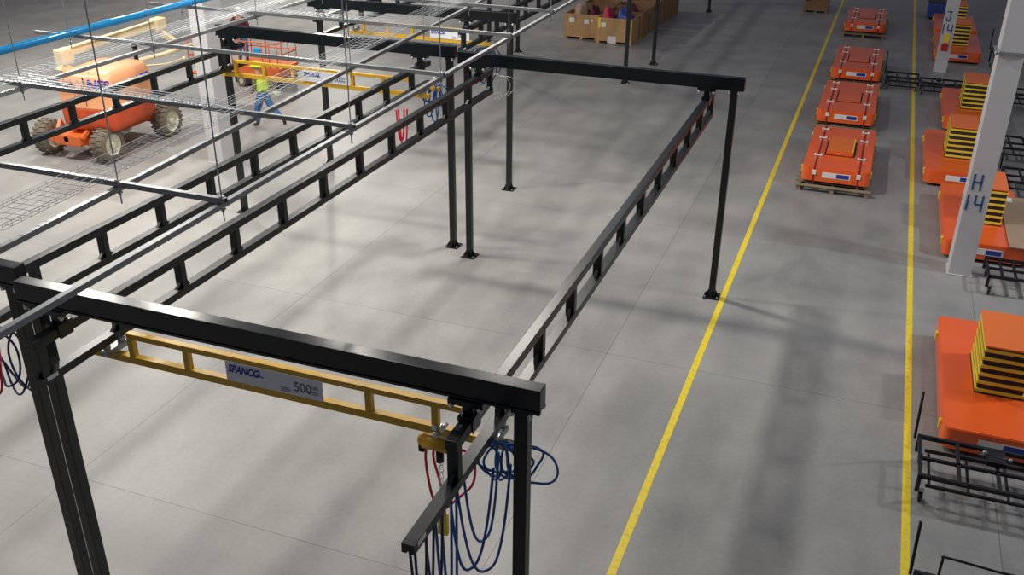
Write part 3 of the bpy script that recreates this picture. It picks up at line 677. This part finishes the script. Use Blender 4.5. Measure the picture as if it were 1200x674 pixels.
# basket of the boom lift
m = MB(); x0, x1, y0, y1 = .1, .9, 3.6, 5.0
for z in (1.2, 1.75, 2.25):
    for a, b_ in (((x0, y0), (x1, y0)), ((x1, y0), (x1, y1)), ((x1, y1), (x0, y1)), ((x0, y1), (x0, y0))): m.tube([(*a, z), (*b_, z)], .022, 8)
for a in ((x0, y0), (x1, y0), (x1, y1), (x0, y1), ((x0 + x1) / 2, y0), (x0, (y0 + y1) / 2), (x1, (y0 + y1) / 2)): m.tube([(*a, 1.2), (*a, 2.25)], .022, 8)
m.box(x0, x1, y0, y1, 1.17, 1.20); m.build('basket', M['orange'], B)

# ------------------------------------------------------------ scissor lift behind the left header
SL = empty('scissor_lift_platform', (-19.4, 27.6, 0), 'orange scissor lift with rails behind the far header of the left frame', 'scissor lift')
m = MB().bbox(-1.15, 1.15, -.55, .55, .12, .40, .03); m.build('base', M['skirt'], SL)
for x in (-.8, .8):
    for y in (-.5, .5): w_ = MB().cyl((x, y - .08, .2), (x, y + .08, .2), .2, 18); w_.mat(1).cyl((x, y - .085, .2), (x, y + .085, .2), .1, 12); w_.build('wheel', [M['tire'], M['rim']], SL)
MB().bbox(-1.2, 1.2, -.6, .6, .40, .74, .03).build('platform', M['orange'], SL)
m = MB()
for z in (1.15, 1.55):
    for a, b_ in (((-1.15, -.57), (1.15, -.57)), ((1.15, -.57), (1.15, .57)), ((1.15, .57), (-1.15, .57)), ((-1.15, .57), (-1.15, -.57))): m.tube([(*a, z), (*b_, z)], .022, 8)
for x in (-1.15, -.4, .4, .75, 1.15):
    for y in (-.57, .57): m.tube([(x, y, .70), (x, y, 1.57)], .022, 8)
m.build('guard_rail', M['orange'], SL)
SL.scale = (.78, 1, 1)
p = MB().bbox(.05, .38, -.66, -.58, 1.12, 1.38, .03).build('control_box', M['blue'], SL); p['label'] = 'bright blue control box'

# ------------------------------------------------------------ people
def skin_mesh(name, verts, edges, radii, mats, parent, sub=2):
    me = bpy.data.meshes.new(name); me.from_pydata(verts, edges, []); o = bpy.data.objects.new(name, me); COL.objects.link(o)
    md = o.modifiers.new('Skin', 'SKIN'); md.use_smooth_shade = True
    bpy.context.view_layer.update()
    if not me.skin_vertices:
        bpy.context.view_layer.objects.active = o; bpy.ops.mesh.customdata_skin_add()
    for i, r_ in enumerate(radii):
        sv = me.skin_vertices[0].data[i]; sv.radius = r_ if hasattr(r_, '__len__') else (r_, r_)
    me.skin_vertices[0].data[0].use_root = True
    s2 = o.modifiers.new('Subdivision', 'SUBSURF'); s2.levels = sub; s2.render_levels = sub
    bpy.context.view_layer.update()
    nm = bpy.data.meshes.new_from_object(o.evaluated_get(bpy.context.evaluated_depsgraph_get()))
    bpy.data.objects.remove(o); o = bpy.data.objects.new(name, nm); COL.objects.link(o); nm.materials.clear(); nm.materials.append(mats)
    for p in nm.polygons: p.use_smooth = True
    o.parent = parent; return o
def chain(V, E, Rr, start, pts, rad):
    prev = start
    for p, r_ in zip(pts, rad):
        V.append(p); Rr.append(r_); i = len(V) - 1
        if prev is not None: E.append((prev, i))
        prev = i
    return prev
def hand(V, E, Rr, wrist, d, side, up):
    """palm plus five bent fingers of unequal length"""
    d = Vector(d).normalized(); side = Vector(side).normalized(); up = Vector(up).normalized(); w = Vector(V[wrist])
    palm = chain(V, E, Rr, wrist, [w + d * .06], [(.034, .02)])
    c = Vector(V[palm])
    for k, (off, ln) in enumerate(((-.03, .065), (-.010, .08), (.012, .075), (.032, .055))):
        b = c + side * off + d * .03
        chain(V, E, Rr, palm, [b, b + d * ln * .5 - up * .006, b + d * ln * .85 - up * .03], [.010, .009, .008])
    tb = w + d * .035 - side * .035
    chain(V, E, Rr, palm, [tb - side * .012, tb - side * .03 + d * .03 - up * .01], [.011, .009])
def person(loc, rz, label, J, helmet, vest, shirt, pants, scale=1.):
    P = empty('person', loc, label, 'person', None, rz); P.scale = (scale,) * 3
    V, E, Q = [], [], []
    chain(V, E, Q, None, [J['pelvis'], J['waist'], J['chest'], J['neck']], [(.13, .11), (.12, .10), (.15, .11), .055]); neck = 3
    hb = Vector(J['head']); hh = chain(V, E, Q, neck, [hb - Vector((0, 0, .07)), hb, hb + Vector((0, 0, .07))], [(.065, .07), (.085, .095), (.07, .08)])
    for s in ('l', 'r'):
        sh, el, wr = J['sh' + s], J['el' + s], J['wr' + s]
        w = chain(V, E, Q, 2, [sh, el, wr], [.055, .042, .028])
        d = Vector(wr) - Vector(el); hand(V, E, Q, w, d, Vector((1, 0, 0)) if abs(d.normalized().x) < .8 else Vector((0, 0, 1)), Vector((0, 1 if s == 'r' else -1, 0)))
        chain(V, E, Q, 0, [J['hip' + s], J['kn' + s], J['an' + s], J['to' + s]], [.085, .058, .04, .035])
    body = skin_mesh('body', V, E, Q, M['skin'], P)
    # face: nose, eyes, ears
    fb = MB().ball(hb + Vector((.098, 0, -.01)), .014, 6, (1, .8, 1.4)); fb.ball(hb + Vector((0, .085, 0)), .022, 6, (.8, .4, 1.2)); fb.ball(hb + Vector((0, -.085, 0)), .022, 6, (.8, .4, 1.2))
    fb.build('nose_and_ears', M['skin'], body)
    ey = MB().ball(hb + Vector((.085, .033, .02)), .009, 6); ey.ball(hb + Vector((.085, -.033, .02)), .009, 6); ey.box(.088 + hb.x, .094 + hb.x, hb.y - .02, hb.y + .02, hb.z - .05, hb.z - .044); ey.build('eyes_and_mouth', M['maroon'], body)
    # trousers
    V, E, Q = [], [], []
    chain(V, E, Q, None, [J['pelvis'], Vector(J['pelvis']).lerp(Vector(J['waist']), .6)], [(.15, .13), (.14, .12)])
    for s in 'lr':
        a = Vector(J['an' + s]); k_ = Vector(J['kn' + s]); chain(V, E, Q, 0, [J['hip' + s], k_, a.lerp(k_, .12)], [.125, .092, .078])
    skin_mesh('trousers', V, E, Q, pants, P)
    # shirt
    V, E, Q = [], [], []
    chain(V, E, Q, None, [Vector(J['chest']), Vector(J['waist']), Vector(J['pelvis']).lerp(Vector(J['waist']), .3)], [(.21, .16), (.19, .15), (.19, .15)])
    for s in 'lr':
        el, wr = Vector(J['el' + s]), Vector(J['wr' + s]); chain(V, E, Q, 0, [J['sh' + s], el, wr.lerp(el, .15)], [.078, .06, .042])
    skin_mesh('shirt', V, E, Q, shirt, P)
    if vest:
        V, E, Q = [], [], []
        ch, wa, pe = Vector(J['chest']), Vector(J['waist']), Vector(J['pelvis'])
        chain(V, E, Q, None, [ch.lerp(Vector(J['neck']), .55), ch, wa, pe.lerp(wa, .2)], [(.17, .15), (.27, .20), (.24, .19), (.24, .20)])
        vo = skin_mesh('vest', V, E, Q, vest, P)
    for s in 'lr':
        a, t_ = Vector(J['an' + s]), Vector(J['to' + s]); V, E, Q = [], [], []
        up = (Vector(J['kn' + s]) - a).normalized()
        chain(V, E, Q, None, [a + up * .09, a, a.lerp(t_, .55), t_], [.06, .058, .052, .045]); skin_mesh('boot', V, E, Q, M['boot'], P)
    # hard hat
    n = 18; vs = []; fs = []; prof = [(.150, .015), (.118, .02), (.118, .07), (.100, .12), (.06, .152), (.0, .162)]
    for i in range(n):
        a = 2 * PI * i / n
        for k, (r_, z) in enumerate(prof):
            bx = 1.1 + (.12 if k == 0 and math.cos(a) > .4 else 0); vs.append(hb + Vector((r_ * bx * math.cos(a), r_ * .92 * math.sin(a), z + .02)))
    K = len(prof)
    for i in range(n):
        for k in range(K - 1): fs.append((i * K + k, ((i + 1) % n) * K + k, ((i + 1) % n) * K + k + 1, i * K + k + 1))
    MB().add(vs, fs, True).build('hard_hat', helmet, P)
    return P
J = dict(pelvis=(0, 0, .95), waist=(.03, 0, 1.12), chest=(.07, 0, 1.34), neck=(.10, 0, 1.50), head=(.14, 0, 1.64),
         shl=(.07, .19, 1.42), ell=(.02, .27, 1.16), wrl=(.20, .25, .98), shr=(.07, -.19, 1.42), elr=(-.13, -.26, 1.18), wrr=(-.22, -.26, .95),
         hipl=(.0, .10, .90), knl=(.17, .10, .50), anl=(.20, .10, .10), tol=(.36, .11, .045), hipr=(.0, -.10, .90), knr=(-.16, -.10, .55), anr=(-.56, -.10, .30), tor=(-.60, -.10, .13))
WK = person((-16.6, 23.35, 0), R(172), 'person walking in a yellow-green vest, hard hat and blue jeans', J, M['hivis'], M['hivis'], M['shirt'], M['jeans'], 1.08)
MB().bbox(-.36, -.14, -.34, -.20, .84, .98, .05).build('cloth_in_hand', M['glove'], WK)
J2 = dict(pelvis=(0, 0, .95), waist=(.02, 0, 1.12), chest=(.04, 0, 1.34), neck=(.04, 0, 1.50), head=(.06, 0, 1.62),
          shl=(.04, .19, 1.42), ell=(.10, .32, 1.2), wrl=(.34, .26, 1.22), shr=(.04, -.19, 1.42), elr=(.10, -.32, 1.2), wrr=(.34, -.26, 1.22),
          hipl=(.0, .10, .90), knl=(.03, .11, .50), anl=(.0, .12, .10), tol=(.16, .14, .045), hipr=(.0, -.10, .90), knr=(.03, -.11, .50), anr=(.0, -.12, .10), tor=(.16, -.14, .045))
person((-20.15, 27.5, .742), R(-80), 'person in a white hard hat on the orange scissor lift', J2, M['white'], M['maroon'], M['maroon'], M['jeans'], 1.02)

# ------------------------------------------------------------ high bay lamps
def lamp(x, y, power, col=(1, .98, .94), z=10.2):
    f = MB().bbox(-.65, .65, -.28, .28, .03, .12, .02)
    for s in (-1, 1): f.bar((s * .5, 0, .1), (s * .5, 0, .7), .02)
    o = f.build('high_bay_lamp', M['lamp'], None, (x, y, z)); tag(o, 'white high bay ceiling lamp', 'lamp', 'high bay ceiling lamps')
    L = bpy.data.lights.new('bay_light', 'AREA'); L.shape = 'RECTANGLE'; L.size = .7; L.size_y = .6; L.energy = power; L.color = col
    lo = bpy.data.objects.new('bay_light', L); COL.objects.link(lo); lo.location = (x, y, z)
    return o
warm = (1, .95, .87); cool = (.86, .92, 1)
LAMPS = [(-7.05, 18.6, 720, warm), (-7.05, 9.6, 250, warm), (-16.6, 15.4, 640, warm), (-14.0, 15.4, 260, warm), (-16.2, 7, 620, warm), (-25.4, 16, 850, warm), (-25.4, 27, 950, warm), (-16.2, 25, 300, warm),
         (-9.7, 16.1, 150, warm), (-7.05, 28, 50, cool), (6.8, 16.4, 150, cool), (11.4, 18.6, 760, cool), (6.8, 40, 50, cool), (-16.2, 20, 160, warm), (-25.4, 42, 1500, warm)]  # final entry is an added lamp, brightening the far left floor
for x, y, p, c_ in LAMPS: lamp(x, y, p, c_)
w = bpy.data.worlds.new('World'); S.world = w; w.use_nodes = True
w.node_tree.nodes['Background'].inputs[0].default_value = (.78, .80, 1.0, 1); w.node_tree.nodes['Background'].inputs[1].default_value = .11

# ------------------------------------------------------------ camera
cd = bpy.data.cameras.new('Camera'); cam = bpy.data.objects.new('Camera', cd); COL.objects.link(cam); S.camera = cam
cam.location = (0, 0, 8.5); cam.rotation_euler = (R(63.594), R(-.443), R(20.781))
cd.sensor_width = 36; cd.lens = 1125.87 / 1200 * 36; cd.clip_end = 300
vs = S.view_settings; vs.view_transform = 'Standard'; vs.look = 'None'; vs.gamma = 1; vs.exposure = 0.0; vs.use_curve_mapping = False
